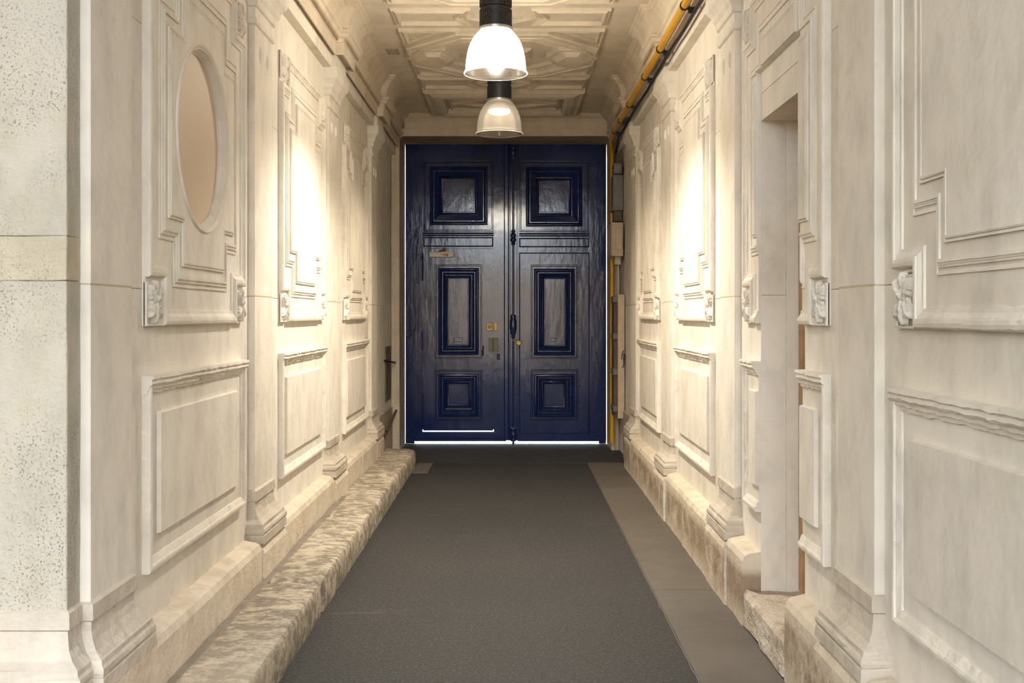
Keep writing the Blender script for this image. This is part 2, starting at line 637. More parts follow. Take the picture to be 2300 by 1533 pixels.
# ---- dressed stones of the two walls
def wall_stones(parent, mp, s_breaks, holes):
    zb = [0.0, 1.595, 2.56, ZC + 0.1]
    res = []
    for i in range(3):
        for a, b in zip(s_breaks, s_breaks[1:]):
            if a == Y0:
                a = Y0 + 0.1185
            o = build('stone', MB().mbox(mp, a + 0.0008, b - 0.0008, zb[i] + 0.0008, zb[i + 1] - 0.0008, -0.12, 0.0),
                      LIME, parent, bevel=0.002)
            for (h0, h1, g0, g1, cutter) in holes:
                if a < h1 and b > h0 and zb[i] < g1 and zb[i + 1] > g0:
                    cut(o, cutter)
            res.append(o)
    return res


OC_S, OC_Z, OC_R = 4.765, 2.25, 0.39


def disc_map_L(a, b, h):
    return (-WL + h, OC_S + a, OC_Z + b)


def ocyl(r, n0, n1, seg=72):
    mb = MB()
    v = [disc_map_L(r * math.cos(2 * PI * i / seg), r * math.sin(2 * PI * i / seg), n) for n in (n0, n1) for i in range(seg)]
    f = [(i, (i + 1) % seg, seg + (i + 1) % seg, seg + i) for i in range(seg)]
    f += [tuple(range(seg)), tuple(range(seg, 2 * seg))]
    return mb.add(v, f)


niche_cut = MB().mbox(mapR, NICHE[0], NICHE[1], 0.03, NICHE[3], -0.3, 0.2)
wall_stones(wl, mapL, [Y0, 5.91, 8.21, 10.66, YE],
            [(OC_S - OC_R, OC_S + OC_R, OC_Z - OC_R, OC_Z + OC_R, ocyl(OC_R - 0.03, -0.5, 0.3))])
wall_stones(wr, mapR, [1.0, 3.77, 6.015, 8.335, 10.67, YE], [(NICHE[0], NICHE[1], NICHE[2], NICHE[3], niche_cut)])

# ---- rosette (carved leaf in the panel corners): one shared mesh
def rosette_mesh():
    na, nb = 40, 44
    w, h = 0.152, 0.168
    v, f = [], []
    for j in range(nb + 1):
        for i in range(na + 1):
            a, b = (i / na - 0.5) * 2, (j / nb - 0.5) * 2
            ht = 0.0
            # three drooping leaves, each with lobes and a rib, above a curled boss
            for (ca_, cb_, ang, la, lb) in ((0.0, -0.28, -PI / 2, 0.68, 0.34), (-0.42, 0.30, 2.3, 0.60, 0.30), (0.42, 0.30, 0.84, 0.60, 0.30),
                                            (-0.46, -0.32, -2.35, 0.52, 0.24), (0.46, -0.32, -0.80, 0.52, 0.24), (0.0, 0.62, PI / 2, 0.36, 0.24)):
                c, s_ = math.cos(ang), math.sin(ang)
                u, q = ((a - ca_) * c + (b - cb_) * s_) / la, (-(a - ca_) * s_ + (b - cb_) * c) / lb
                lobe = 1 - 0.22 * abs(math.sin(u * 7.0))
                d = u * u + (q / lobe) ** 2
                if d < 1:
                    k = math.sqrt(1 - d)
                    ht = max(ht, 0.006 + 0.022 * k * (0.7 + 0.3 * math.cos(q * 9)) + 0.005 * u)
            r = math.hypot(a, (b - 0.15) * 1.1)
            if r < 0.24:
                ht = max(ht, 0.030 * math.sqrt(1 - (r / 0.24) ** 2) + 0.004)
            if ht > 0:
                ht += 0.005 * noise.noise(Vector((a * 7, b * 7, 2.1)))
            v.append((a * w / 2, max(ht, -0.002 if abs(a) == 1 or abs(b) == 1 else 0.001), b * h / 2))
    for j in range(nb):
        for i in range(na):
            q = j * (na + 1) + i
            f.append((q, q + 1, q + na + 2, q + na + 1))
    me = bpy.data.meshes.new('rosette')
    me.from_pydata(v, [], f)
    for p in me.polygons:
        p.use_smooth = True
    me.flip_normals()
    me.materials.append(CARVED)
    return me


ROS = rosette_mesh()
RZ = {'L': -PI / 2, 'R': PI / 2}      # local +y turns to +x on the left wall, to -x on the right wall

FR_PROF = [(0, 0.0), (0, 0.024), (0.005, 0.031), (0.016, 0.034), (0.028, 0.033), (0.030, 0.028), (0.033, 0.028), (0.046, 0.020),
           (0.058, 0.019), (0.060, 0.012), (0.060, 0.0)]
B_PROF = [(0, 0.008), (0, 0.018), (0.005, 0.018), (0.006, 0.014), (0.012, 0.014), (0.018, 0.016), (0.028, 0.024), (0.032, 0.024),
          (0.033, 0.028), (0.044, 0.028), (0.044, 0.008)]
C_PROF = [(0, 0.014), (0, 0.030), (0.006, 0.030), (0.007, 0.026), (0.012, 0.026), (0.013, 0.033), (0.02, 0.033), (0.02, 0.014)]
EAR = 0.18


def upper_panel(parent, side, s0, s1, hole=None, niche=False):
    mp = mapL if side == 'L' else mapR
    z0, z1 = UZ0, UZ1
    p = build('upper_panel', MB().mbox(mp, s0, s1, z0, z1, -0.005, 0.012), LIME, parent, bevel=0.002)
    parts = [p]
    parts.append(build('frame_moulding', MB().sweep(eared(s0, s1, z0, z1, EAR), FR_PROF, mp, sub=0.02, jit=0.0035,
                                                    seed=s0 * 3, jscale=22), CARVED, p))
    d = 0.150
    pb = eared(s0 + d + 0.02, s1 - d - 0.02, z0 + d + 0.02, z1 - d - 0.02, EAR)
    parts.append(build('inner_panel', MB().prism(pb, mp, 0.006, 0.0215), LIME, p))
    parts.append(build('inner_moulding', MB().sweep(eared(s0 + d, s1 - d, z0 + d, z1 - d, EAR), B_PROF, mp, sub=0.05,
                                                    jit=0.002, seed=s0), CARVED, p))
    d = 0.235
    pc = eared(s0 + d + 0.01, s1 - d - 0.01, z0 + d + 0.01, z1 - d - 0.01, EAR)
    parts.append(build('raised_field', MB().prism(pc, mp, 0.015, 0.0315), LIME, p))
    parts.append(build('edge_moulding', MB().sweep(eared(s0 + d, s1 - d, z0 + d, z1 - d, EAR), C_PROF, mp), CARVED, p))
    # square border around each corner rosette
    for (a, b) in ((s0, z0), (s1 - EAR + 0.02, z0), (s0, z1 - EAR + 0.02), (s1 - EAR + 0.02, z1 - EAR + 0.02)):
        parts.append(build('corner_border', MB().sweep(rect(a, a + EAR - 0.02, b, b + EAR - 0.02),
                     [(0, 0.006), (0, 0.019), (0.007, 0.019), (0.009, 0.006)], mp), CARVED, p))
    for a in (s0 + 0.082, s1 - 0.082):
        for b in (z0 + 0.088, z1 - 0.088):
            place('rosette', ROS, mp(a, b, 0.011), RZ[side], p)
    if hole:
        for o in (parts[0], parts[2], parts[4]):
            cut(o, hole)
    if niche:
        for k, o in enumerate(parts[:6]):
            cut(o, MB().mbox(mp, NICHE[0] - 0.003 - k * 0.0017, NICHE[1] + 0.003 + k * 0.0017, 0.0, 2.66 + k * 0.0017, -0.05, 0.3))
    return p


def dado_panel(parent, side, s0, s1, niche=False):
    mp = mapL if side == 'L' else mapR
    z0, z1 = DZ0, DZ1
    p = build('dado_panel', MB().mbox(mp, s0, s1, z0, z1, -0.005, 0.010), LIME, parent, bevel=0.002)
    parts = [p]
    parts.append(build('frame_moulding', MB().sweep(rect(s0, s1, z0, z1),
                 [(0, 0), (0, 0.026), (0.004, 0.031), (0.016, 0.033), (0.024, 0.031), (0.026, 0.025), (0.030, 0.024), (0.044, 0.018),
                  (0.050, 0.015), (0.052, 0.0)], mp, sub=0.018, jit=0.005, seed=s0 * 7, jscale=22), CARVED, p))
    # heavier top member
    parts.append(build('top_moulding', MB().sweep([(s1 + 0.004, z1 + 0.006), (s0 - 0.004, z1 + 0.006)],
                 [(0, 0), (0, 0.044), (0.012, 0.046), (0.013, 0.040), (0.018, 0.038), (0.030, 0.041), (0.038, 0.034), (0.039, 0.028),
                  (0.052, 0.027), (0.053, 0.021), (0.066, 0.019), (0.072, 0.0)], mp, closed=False, sub=0.018, jit=0.005, seed=s0 * 5, jscale=20),
                       CARVED, p))
    pc = rect(s0 + 0.135, s1 - 0.135, z0 + 0.12, z1 - 0.135)
    parts.append(build('raised_field', MB().prism(pc, mp, 0.004, 0.026, inset=0.006), LIME, p))
    if niche:
        for k, o in enumerate(parts):
            cut(o, MB().mbox(mp, NICHE[0] - 0.003 - k * 0.0017, NICHE[1] + 0.003 + k * 0.0017, 0.0, 2.66, -0.05, 0.3))
    return p


oc_hole = ocyl(OC_R - 0.012, -0.5, 0.3)
for i, (a, b) in enumerate(BAYS_L):
    pn = upper_panel(wl, 'L', a, b, hole=oc_hole if i == 0 else None)
    if i == 0:
        ring = build('oculus_ring', MB().lathe([(0.360, -0.03), (0.362, -0.008), (0.366, 0.006), (0.374, 0.022), (0.384, 0.033), (0.388, 0.038), (0.396, 0.040),
                     (0.401, 0.036), (0.402, 0.015), (0.360, -0.03)], 96, disc_map_L), CARVED, pn, smooth=True)
        ring['label'] = 'worn stone rim of the round niche'
        bd = build('oculus_board', ocyl(0.364, -0.118, -0.006), BOARD, pn)
        bd['label'] = 'smooth beige board closing the round niche'
    dado_panel(wl, 'L', a, b)
for i, (a, b) in enumerate(BAYS_R):
    upper_panel(wr, 'R', a, b, niche=(i == 1))
    dado_panel(wr, 'R', a, b, niche=(i == 1))

# ---- pilasters
BASE_PROF = [(-0.03, 0.605), (0.0, 0.605), (0.012, 0.598), (0.013, 0.548), (0.005, 0.542), (0.006, 0.515), (0.013, 0.485),
             (0.028, 0.458), (0.048, 0.440), (0.054, 0.436), (0.055, 0.420), (0.064, 0.412), (0.067, 0.400), (0.063, 0.388),
             (0.060, 0.384), (0.064, 0.380), (0.066, 0.34), (-0.03, 0.34)]
CAP_PROF = [(-0.03, 2.985), (0.0, 2.985), (0.012, 2.992), (0.016, 3.005), (0.012, 3.018), (0.004, 3.022), (0.006, 3.075),
            (0.018, 3.082), (0.022, 3.100), (0.022, 3.115), (0.036, 3.135), (0.040, 3.155), (0.052, 3.175), (0.066, 3.190),
            (0.070, 3.200), (0.070, 3.268), (-0.03, 3.268)]


def drop_mesh():
    v, f = [], []
    na, nb = 10, 12
    for j in range(nb + 1):
        for i in range(na + 1):
            a, b = (i / na - 0.5) * 2, (j / nb - 0.5) * 2
            r2 = a * a + b * b
            ht = 0.016 * math.sqrt(max(0.0, 1 - r2)) * (1 + 0.35 * noise.noise(Vector((a * 4, b * 4, 5))))
            v.append((a * 0.024, ht, b * 0.048))
    for j in range(nb):
        for i in range(na):
            q = j * (na + 1) + i
            f.append((q, q + 1, q + na + 2, q + na + 1))
    me = bpy.data.meshes.new('drop')
    me.from_pydata(v, [], f)
    for p in me.polygons:
        p.use_smooth = True
    me.flip_normals()
    me.materials.append(CARVED)
    return me


DROP = drop_mesh()


def pilaster(parent, side, s0, s1):
    mp = mapL if side == 'L' else mapR
    p = build('pilaster', MB().mbox(mp, s0, s1, 0.34, 1.594, -0.01, PIL_N), LIME, parent, bevel=0.003)
    build('shaft_stone', MB().mbox(mp, s0, s1, 1.597, 3.27, -0.01, PIL_N), LIME, p, bevel=0.003)
    build('mortar_joint', MB().mbox(mp, s0 + 0.002, s1 - 0.002, 1.592, 1.599, -0.005, PIL_N - 0.0012), MORTAR, p)
    path = [(s0, 0), (s0, PIL_N), (s1, PIL_N), (s1, 0)]
    mz = lambda a, b, h: mp(a, h, b)
    build('capital', MB().sweep(path, CAP_PROF, mz, closed=False, sub=0.06, jit=0.0), CARVED, p)
    if not (side == 'L' and s0 < 3.6):
        build('base', MB().sweep(path, BASE_PROF, mz, closed=False, sub=0.04, jit=0.005, jscale=14), BASEST, p)
    c = (s0 + s1) / 2
    for k in (-1, 1):
        place('drop', DROP, mp(c + 0.085 * k, 2.86, PIL_N - 0.002), RZ[side], p)
    return p


for a, b in PIL_L:
    pilaster(wl, 'L', a, b)
for a, b in PIL_R:
    pilaster(wr, 'R', a, b)

# base moulding that turns the left corner onto the pier front
ml = lambda x, y, h: (x, y, h)
a, b = PIL_L[0]
corner = [(-WL, b), (-WL + PIL_N, b), (-WL + PIL_N, a), (-WL, a), (-WL, Y0), (-5.2, Y0)]
build('base_moulding', MB().sweep(corner, BASE_PROF, ml, closed=False, sub=0.04, jit=0.005, jscale=14), BASEST, wl)
build('corner_plinth', MB().sweep(corner, [(-0.03, 0.0), (0.066, 0.0), (0.066, 0.339), (-0.03, 0.339)], ml, closed=False),
      PLINTH_L, wl)
build('corner_plinth', MB().sweep([(-WL, Y0 + 0.2), (-WL, Y0), (-5.2, Y0)], [(-0.03, 0.0), (0.096, 0.0), (0.096, 0.24), (0.07, 0.262), (-0.03, 0.262)],
      ml, closed=False), PLINTH_L, wl)


# ---- plinth courses
def plinth(parent, side, spans, mat):
    mp = mapL if side == 'L' else mapR
    rnd = random.Random(3 if side == 'L' else 5)
    for (a, b, die) in spans:
        n = 0.098 if die else 0.090
        top = 0.338 if die else 0.362
        cuts_ = [a]
        if not die:
            k = max(1, round((b - a) / 0.95))
            for i in range(1, k):
                cuts_.append(a + (b - a) * i / k + rnd.uniform(-0.12, 0.12))
        cuts_.append(b)
        for u, v in zip(cuts_, cuts_[1:]):
            e = rnd.uniform(-0.004, 0.004)
            prof = [(u + 0.002, 0), (v - 0.002, 0)]
            mb = MB()
            # worn top: sloping ledge with a rounded nosing
            pr = [(-0.01, -0.02), (n + e, -0.02), (n + e, top - 0.045), (n + e - 0.012, top - 0.018), (n + e - 0.03, top - 0.008),
                  (-0.01, top + 0.004)]
            nseg = max(2, int((v - u) / 0.07))
            vv, ff = [], []
            K = len(pr)
            for i in range(nseg + 1):
                s = u + 0.002 + (v - u - 0.004) * i / nseg
                for (pn_, pz) in pr:
                    q = noise.noise(Vector((s * 6, pz * 8, 3.3 if side == 'L' else 8.1)))
                    vv.append(mp(s, pz + (q * 0.008 if pz > 0.25 else 0), pn_ + (q * 0.007 if pn_ > 0.04 else 0)))
            for i in range(nseg):
                for k2 in range(K):
                    k3 = (k2 + 1) % K
                    ff.append((i * K + k2, (i + 1) * K + k2, (i + 1) * K + k3, i * K + k3))
            ff.append(tuple(range(K)))
            ff.append(tuple(nseg * K + k2 for k2 in range(K))[::-1])
            build('plinth_block', mb.add(vv, ff), mat, parent)


def spans(pils, start, end, skip=None):
    out = []
    s = start
    for a, b in pils:
        a, b = a - 0.07, b + 0.07
        if a > s:
            out.append((s, a, False))
        out.append((max(a, s), b, True))
        s = b
    out.append((s, end, False))
    if skip:
        new = []
        for (a, b, d) in out:
            if a < skip[0] and b > skip[1]:
                new += [(a, skip[0], d), (skip[1], b, d)]
            else:
                new.append((a, b, d))
        out = new
    return out


plinth(wl, 'L', spans(PIL_L[1:], 3.93, 10.95), PLINTH_L)
plinth(wr, 'R', spans(PIL_R, 1.0, 10.97, skip=(NICHE[0], NICHE[1])), PLINTH_R)

for sj in (5.735, 8.055, 3.495):
    build('mortar_joint', MB().mbox(mapR, sj - 0.008, sj + 0.008, 0.0, 0.33, 0.05, 0.1005), LIMEWASH, wr, bevel=0.004, cuts=3, rough=0.005, rscale=30)

# ---- frieze and cornice, broken forward over each pilaster
FRIEZE = [(-0.02, 3.270), (0.060, 3.270), (0.060, 3.40), (-0.02, 3.40)]
CORNICE = [(-0.02, 3.384), (0.084, 3.384), (0.086, 3.352), (0.096, 3.352), (0.097, 3.425), (0.100, 3.432), (0.112, 3.437),
           (0.114, 3.455), (0.116, 3.462), (0.130, 3.470), (0.136, 3.495), (0.150, 3.502), (0.152, 3.520), (0.128, 3.526),
           (0.130, 3.560), (0.138, 3.600), (0.158, 3.640), (0.186, 3.668), (0.204, 3.676), (0.206, 3.690), (0.222, 3.694),
           (0.224, ZC + 0.006), (-0.02, ZC + 0.006)]


def run_path(pils, start, end, out):
    p = [(start, 0.0)]
    for a, b in pils:
        if a - 0.3 < start:
            continue
        p += [(a + 0.02, 0.0), (a + 0.02, out), (b - 0.02, out), (b - 0.02, 0.0)]
    p.append((end, 0.0))
    return p


for side, wobj, pils, start in (('L', wl, PIL_L, Y0), ('R', wr, PIL_R, Y0)):
    mp = mapL if side == 'L' else mapR
    mz = lambda a, b, h, mp=mp: mp(a, h, b)
    build('frieze', MB().sweep(run_path(pils[1:], start, YE, 0.03), FRIEZE, mz, closed=False, sub=0.3), CARVED, wobj)
    co = build('cornice', MB().sweep(run_path(pils[1:], start, YE, 0.055), CORNICE, mz, closed=False), CORN, wobj)
    # small beads under the corona
    mb = MB()
    y = 4.0
    while y < YE - 0.2:
        out = 0.0
        for a, b in pils:
            if a - 0.10 < y < b + 0.10:
                out = 0.055
            elif a - 0.14 < y < b + 0.14:
                out = None
                break
        if out is not None:
            c = 0.120 + out
            mb.mbox(lambda s, z, n: mp(s, z, n), y - 0.010, y + 0.010, 3.436, 3.460, c - 0.012, c + 0.004)
        y += 0.034
    bo = build('bead_course', mb, GRIMEBEAD, wobj)
    bo['kind'] = 'stuff'

# ---- ceiling with plaster relief
ce = build('ceiling', MB().box(-WL - 0.15, WR + 0.15, Y0, YE + 0.4, ZC, ZC + 0.25), PLASTER)
struct(ce, 'cream plaster ceiling with geometric strapwork panels', 'ceiling')
CX = -0.08
HW = 0.80
M1 = [(0, -0.004), (0, 0.018), (0.008, 0.024), (0.010, 0.012), (0.022, 0.015), (0.032, 0.030), (0.044, 0.032), (0.048, -0.004)]
M2 = [(0, -0.004), (0, 0.024), (0.010, 0.028), (0.012, 0.016), (0.024, 0.012), (0.026, -0.004)]
STRAP = [(0, -0.004), (0, 0.040), (0.010, 0.050), (0.030, 0.050), (0.034, 0.042), (0.100, 0.042), (0.104, 0.054), (0.130, 0.054), (0.140, 0.030), (0.140, -0.004)]


def band_panel(yc, hw=0.21):
    p = None
    for k in (-1, 1):
        x0, x1 = CX + k * HW, CX + k * 0.22
        poly = [(x0, yc - hw), (x1, yc - hw), (CX + k * 0.30, yc), (x1, yc + hw), (x0, yc + hw)]
        if k == 1:
            poly = poly[::-1]
        o = build('ceiling_panel', MB().sweep(poly, M1, mapC), PLASTER, ce)
    dia = [(CX - 0.26, yc), (CX, yc - hw * 0.98), (CX + 0.26, yc), (CX, yc + hw * 0.98)]
    o = build('ceiling_lozenge', MB().sweep(dia, M2, mapC), PLASTER, ce)
    build('lozenge_field', MB().prism(offset_poly(dia, 0.07), mapC, -0.004, 0.02, inset=0.01), PLASTER, o)


def coffer(yc):
    hl = 0.80
    frame = rect(CX - HW, CX + HW, yc - hl, yc + hl)
    o = build('ceiling_coffer', MB().sweep(frame, M2, mapC), PLASTER, ce)
    oct_ = [(CX - 0.36, yc - hl + 0.03), (CX + 0.36, yc - hl + 0.03), (CX + 0.79, yc - 0.30), (CX + 0.79, yc + 0.30),
            (CX + 0.36, yc + hl - 0.03), (CX - 0.36, yc + hl - 0.03), (CX - 0.79, yc + 0.30), (CX - 0.79, yc - 0.30)]
    build('strapwork', MB().sweep(oct_, STRAP, mapC), PLASTER, o)
    inner = offset_poly(oct_, 0.23)
    build('inner_strap', MB().sweep(inner, M1, mapC), PLASTER, o)
    for kx in (-1, 1):
        for ky in (-1, 1):
            X = CX + kx * (HW - 0.03)
            Yv = yc + ky * (hl - 0.03)
            tri = [(X, Yv), (X - kx * 0.33, Yv), (X, Yv - ky * 0.40)]
            if kx * ky < 0:
                tri = tri[::-1]
            build('corner_panel', MB().sweep(tri, M2, mapC), PLASTER, o)
        hexa = [(CX + kx * 0.82, yc), (CX + kx * 0.68, yc - 0.29), (CX + kx * 0.46, yc - 0.29), (CX + kx * 0.36, yc),
                (CX + kx * 0.46, yc + 0.29), (CX + kx * 0.68, yc + 0.29)]
        if kx < 0:
            pass
        else:
            hexa = hexa[::-1]
        if sum((hexa[i][0] - hexa[i - 1][0]) * (hexa[i][1] + hexa[i - 1][1]) for i in range(6)) > 0:
            hexa = hexa[::-1]
        build('boss', MB().prism(hexa, mapC, -0.004, 0.052, inset=0.008).prism(offset_poly(hexa, 0.045), mapC, 0.05, 0.085, inset=0.05),
              PLASTER, o)
    build('centre_panel', MB().sweep(rect(CX - 0.24, CX + 0.24, yc - 0.17, yc + 0.17), M1, mapC), PLASTER, o)


for yc in (3.72, 5.86, 8.24, 10.56):
    band_panel(yc, 0.21 if yc < 10 else 0.24)
for yc in (4.80, 7.05, 9.40):
    coffer(yc)
# end coffer with rhombus
e0, e1 = 10.92, 12.16
eo = build('ceiling_coffer', MB().sweep(rect(CX - HW, CX + HW, e0, e1),
      [(0, -0.004), (0, 0.03), (0.02, 0.045), (0.05, 0.04), (0.10, 0.062), (0.16, 0.070), (0.19, 0.05), (0.20, -0.004)], mapC), PLASTER, ce)
build('inner_frame', MB().sweep(rect(CX - HW + 0.23, CX + HW - 0.23, e0 + 0.23, e1 - 0.23), M2, mapC), PLASTER, eo)
ym = (e0 + e1) / 2
rh = [(CX - 0.55, ym), (CX, ym - 0.36), (CX + 0.55, ym), (CX, ym + 0.36)]
build('rhombus_strap', MB().sweep(rh, [(0, -0.004), (0, 0.03), (0.012, 0.036), (0.05, 0.036), (0.06, -0.004)], mapC), PLASTER, eo)

# ---- end wall around the door
DXL, DXR, DZT = -1.247, 1.103, 3.48
we = build('wall_end', MB().box(-9, DXL, YE, 13.1, -0.1, ZC + 0.25).box(DXR, 9, YE, 13.1, -0.1, ZC + 0.25)
           .box(DXL, DXR, YE, 13.1, DZT, ZC + 0.25), ENDST)
struct(we, 'grimy stone wall and reveal framing the blue door', 'wall')
mend = lambda x, z, h: (x, YE - h, z)
build('lintel_fascia', MB().mbox(mend, -WL + 0.02, WR - 0.02, DZT, 3.565, -0.01, 0.03), CORN, we, bevel=0.004)
mz = lambda x, b, h: (x, YE - b, h)
build('lintel_cornice', MB().sweep([(-1.19, 0.0), (1.05, 0.0)],
      [(-0.02, 3.560), (0.04, 3.560), (0.05, 3.572), (0.05, 3.60), (0.062, 3.63), (0.09, 3.665), (0.12, 3.678), (0.122, 3.695),
       (0.135, 3.698), (0.135, ZC + 0.006), (-0.02, ZC + 0.006)], mz, closed=False), CORN, we)
build('jamb_stone', MB().box(-WL + 0.012, DXL, YE - 0.03, YE + 0.01, 0, DZT), CORN, we, bevel=0.006, cuts=2, rough=0.006)
build('jamb_stone', MB().box(DXR, WR - 0.012, YE - 0.03, YE + 0.01, 0, DZT), CORN, we, bevel=0.006, cuts=2, rough=0.006)
# courtyard behind the camera (seen in the door's gloss)
cb = build('wall_back', MB().box(-9, 9, -14.4, -14, -0.1, 3.4), FACADE)
struct(cb, 'pale courtyard facade behind the viewer', 'wall')
cl = build('wall_courtyard', MB().box(-9.4, -9, -14, Y0 + 0.1, -0.1, 5.0), FACADE)
struct(cl, 'pale courtyard side wall', 'wall')
cr = build('wall_courtyard', MB().box(WR, 9, 0.7, 0.998, -0.1, 4.6), FACADE)
struct(cr, 'pale courtyard wall returning from the passage', 'wall')
struct(build('wall_courtyard', MB().box(9, 9.4, -14, 0.998, -0.1, 4.6), FACADE), 'pale courtyard wall far to the right behind the viewer', 'wall')
cr2 = build('wall_upper', MB().box(WR + 0.0, 9, 1.0, Y0 + 0.02, ZC + 0.25, 4.6), FACADE)
struct(cr2, 'stone wing above the near right panel', 'wall')

vc = build('ceiling_sky_block', MB().box(-9, 9, -1.5, Y0 + 0.02, 4.6, 4.9), PLASTER)  # unseen ceiling, added over the viewer to cut light from above
struct(vc, 'plain unseen ceiling added to hold back skylight around the viewer', 'ceiling')

# ================================================================== the doors
PX = 193.4


def dx(px): return (px - 1150) / PX
def dz(py): return 1.5 - (py - 707) / PX


door = bpy.data.objects.new('door_1', None)
COL.objects.link(door)
door.location = (0, YD, 0)
ORG[door] = Vector((0, YD, 0))
struct(door, 'glossy navy blue double carriage door with moulded panels', 'door')


def dbox(mb, x0, x1, y0, y1, h0, h1):
    return mb.mbox(mapD, dx(x0), dx(x1), dz(y1), dz(y0), h0, h1)


def drect(x0, x1, y0, y1):
    return rect(dx(x0), dx(x1), dz(y1), dz(y0))


D_M1 = [(0, -0.03), (0, 0.010), (0.008, 0.018), (0.022, 0.020), (0.030, 0.008), (0.034, -0.004), (0.042, -0.010), (0.046, -0.03)]
D_M2 = [(0, -0.03), (0, 0.006), (0.005, 0.012), (0.014, 0.012), (0.020, 0.0), (0.020, -0.03)]


D_M3 = [(0, -0.03), (0, -0.004), (0.006, 0.014), (0.014, 0.018), (0.022, 0.012), (0.026, -0.014), (0.036, -0.018), (0.038, -0.03)]


def dpanel(parent, outer, mould, inner, deep=0.02):
    """thin bead, bold moulding, sloping band, second moulding and a flat centre."""
    build('panel_bead', MB().sweep(drect(*outer), D_M2, mapD), NAVY, parent, smooth=True)
    build('panel_moulding', MB().sweep(drect(*mould), D_M1, mapD), NAVY, parent, smooth=True)
    m = offset_poly(drect(*mould), 0.052)
    w = dx(inner[0]) - m[0][0]
    build('panel_slope', MB().sweep(m, [(0, -0.03), (0, -0.012), (w, 0.012), (w, -0.03)], mapD), NAVY, parent)
    build('panel_moulding', MB().sweep(drect(*inner), D_M3, mapD), NAVY, parent, smooth=True)
    build('panel_field', MB().prism(offset_poly(drect(*inner), 0.043), mapD, -0.03, 0.006, inset=0.005), NAVY, parent)


# left leaf with the opening of the wicket
lf = MB()
dbox(lf, 911, 949, 321, 990.5, -0.05, 0.0)
dbox(lf, 1109, 1137, 321, 990.5, -0.05, 0.0)
dbox(lf, 949, 1109, 321, 361, -0.05, 0.0)
dbox(lf, 949, 1109, 521, 557.5, -0.05, 0.0)
dbox(lf, 949, 1109, 361, 521, -0.05, -0.018)
dbox(lf, 949, 1109, 969, 990.5, -0.05, 0.0)
leafL = build('door_leaf', lf, NAVY, door)
dpanel(leafL, (952, 1108, 363, 519), (965, 1095, 374, 505), (987, 1073, 396, 484))
build('rail_moulding', MB().sweep([(dx(1109), dz(522)), (dx(950), dz(522))],
      [(0, -0.01), (0, 0.018), (0.014, 0.026), (0.03, 0.024), (0.04, 0.006), (0.042, -0.01)], mapD, closed=False), NAVY, leafL, smooth=True)
build('band_bead', MB().sweep(drect(951, 1108, 532, 554), [(0, -0.01), (0, 0.012), (0.006, 0.016), (0.014, 0.012), (0.016, -0.01)], mapD), NAVY, leafL, smooth=True)
build('kick_rail', dbox(MB(), 920, 1128, 972, 984, 0.0, 0.014), NAVY, leafL, bevel=0.004)
for (x0, x1, y0, y1) in ((921, 940, 570, 740), ):
    build('edge_batten', dbox(MB(), x0, x1, y0, y1, 0.0, 0.012), NAVY, leafL, bevel=0.004)
cord = [(dx(912), YD - 0.012, dz(758)), (dx(920), YD - 0.014, dz(755)), (dx(929), YD - 0.014, dz(747)), (dx(933), YD - 0.014, dz(735)), (dx(934), YD - 0.014, dz(727))]
cd = build('cord', MB().tube(cord, 0.006, 6), IRON, leafL)

ds = MB()
dbox(ds, 944, 953, 552, 965, -0.068, -0.051)
dbox(ds, 1105, 1113, 552, 965, -0.068, -0.051)
dbox(ds, 953, 1105, 552, 562, -0.068, -0.051)
build('door_stop', ds, NAVY, leafL)

# wicket
wk = MB()
dbox(wk, 950.3, 1107.7, 559, 593, -0.05, 0.002)
dbox(wk, 950.3, 976, 593, 966.6, -0.05, 0.002)
dbox(wk, 1083, 1107.7, 593, 966.6, -0.05, 0.002)
dbox(wk, 976, 1083, 806, 830, -0.05, 0.002)
dbox(wk, 976, 1083, 944, 966.6, -0.05, 0.002)
dbox(wk, 976, 1083, 593, 806, -0.05, -0.022)
dbox(wk, 976, 1083, 830, 944, -0.05, -0.022)
wicket = build('wicket_door', wk, NAVY, door)
dpanel(wicket, (976.5, 1082.5, 593.5, 805.5), (984.5, 1075.5, 601.5, 797), (1000, 1059, 618, 781), 0.03)
dpanel(wicket, (976.5, 1082.5, 830.5, 943.5), (984.5, 1075.5, 838, 935), (1001, 1058, 855, 915), 0.03)
build('cover_strip', MB().sweep([(dx(1100), dz(911)), (dx(1100), dz(958)), (dx(964), dz(958))],
      [(0, -0.002), (0, 0.008), (0.022, 0.008), (0.024, -0.002)], mapD, closed=False), NAVY, wicket)
for (ya, yb) in ((568, 630), (745, 786), (885, 941)):
    c = MB().tube([(dx(949.5), YD - 0.012, dz(yb)), (dx(949.5), YD - 0.012, dz(ya))], 0.010, 8)
    build('hinge', c, NAVY, wicket, smooth=True)
build('relief_plate', dbox(MB(), 1020, 1039, 757, 767, -0.008, 0.024), NAVY, wicket, bevel=0.004)
clo = build('door_closer', dbox(MB(), 965, 1019, 566, 577.5, 0.0, 0.05), SIGN, wicket, bevel=0.004)
clo['label'] = 'off white door closer casing with faded red print'
pr = MB()
for (x0, x1, y0, y1) in ((989, 995, 571.2, 572.6), (996, 1000, 570.0, 574.2), (1000.8, 1003.2, 569.4, 575.2), (1003.8, 1007.5, 569.4, 575.6)):
    dbox(pr, x0, x1, y0, y1, 0.0495, 0.0508)
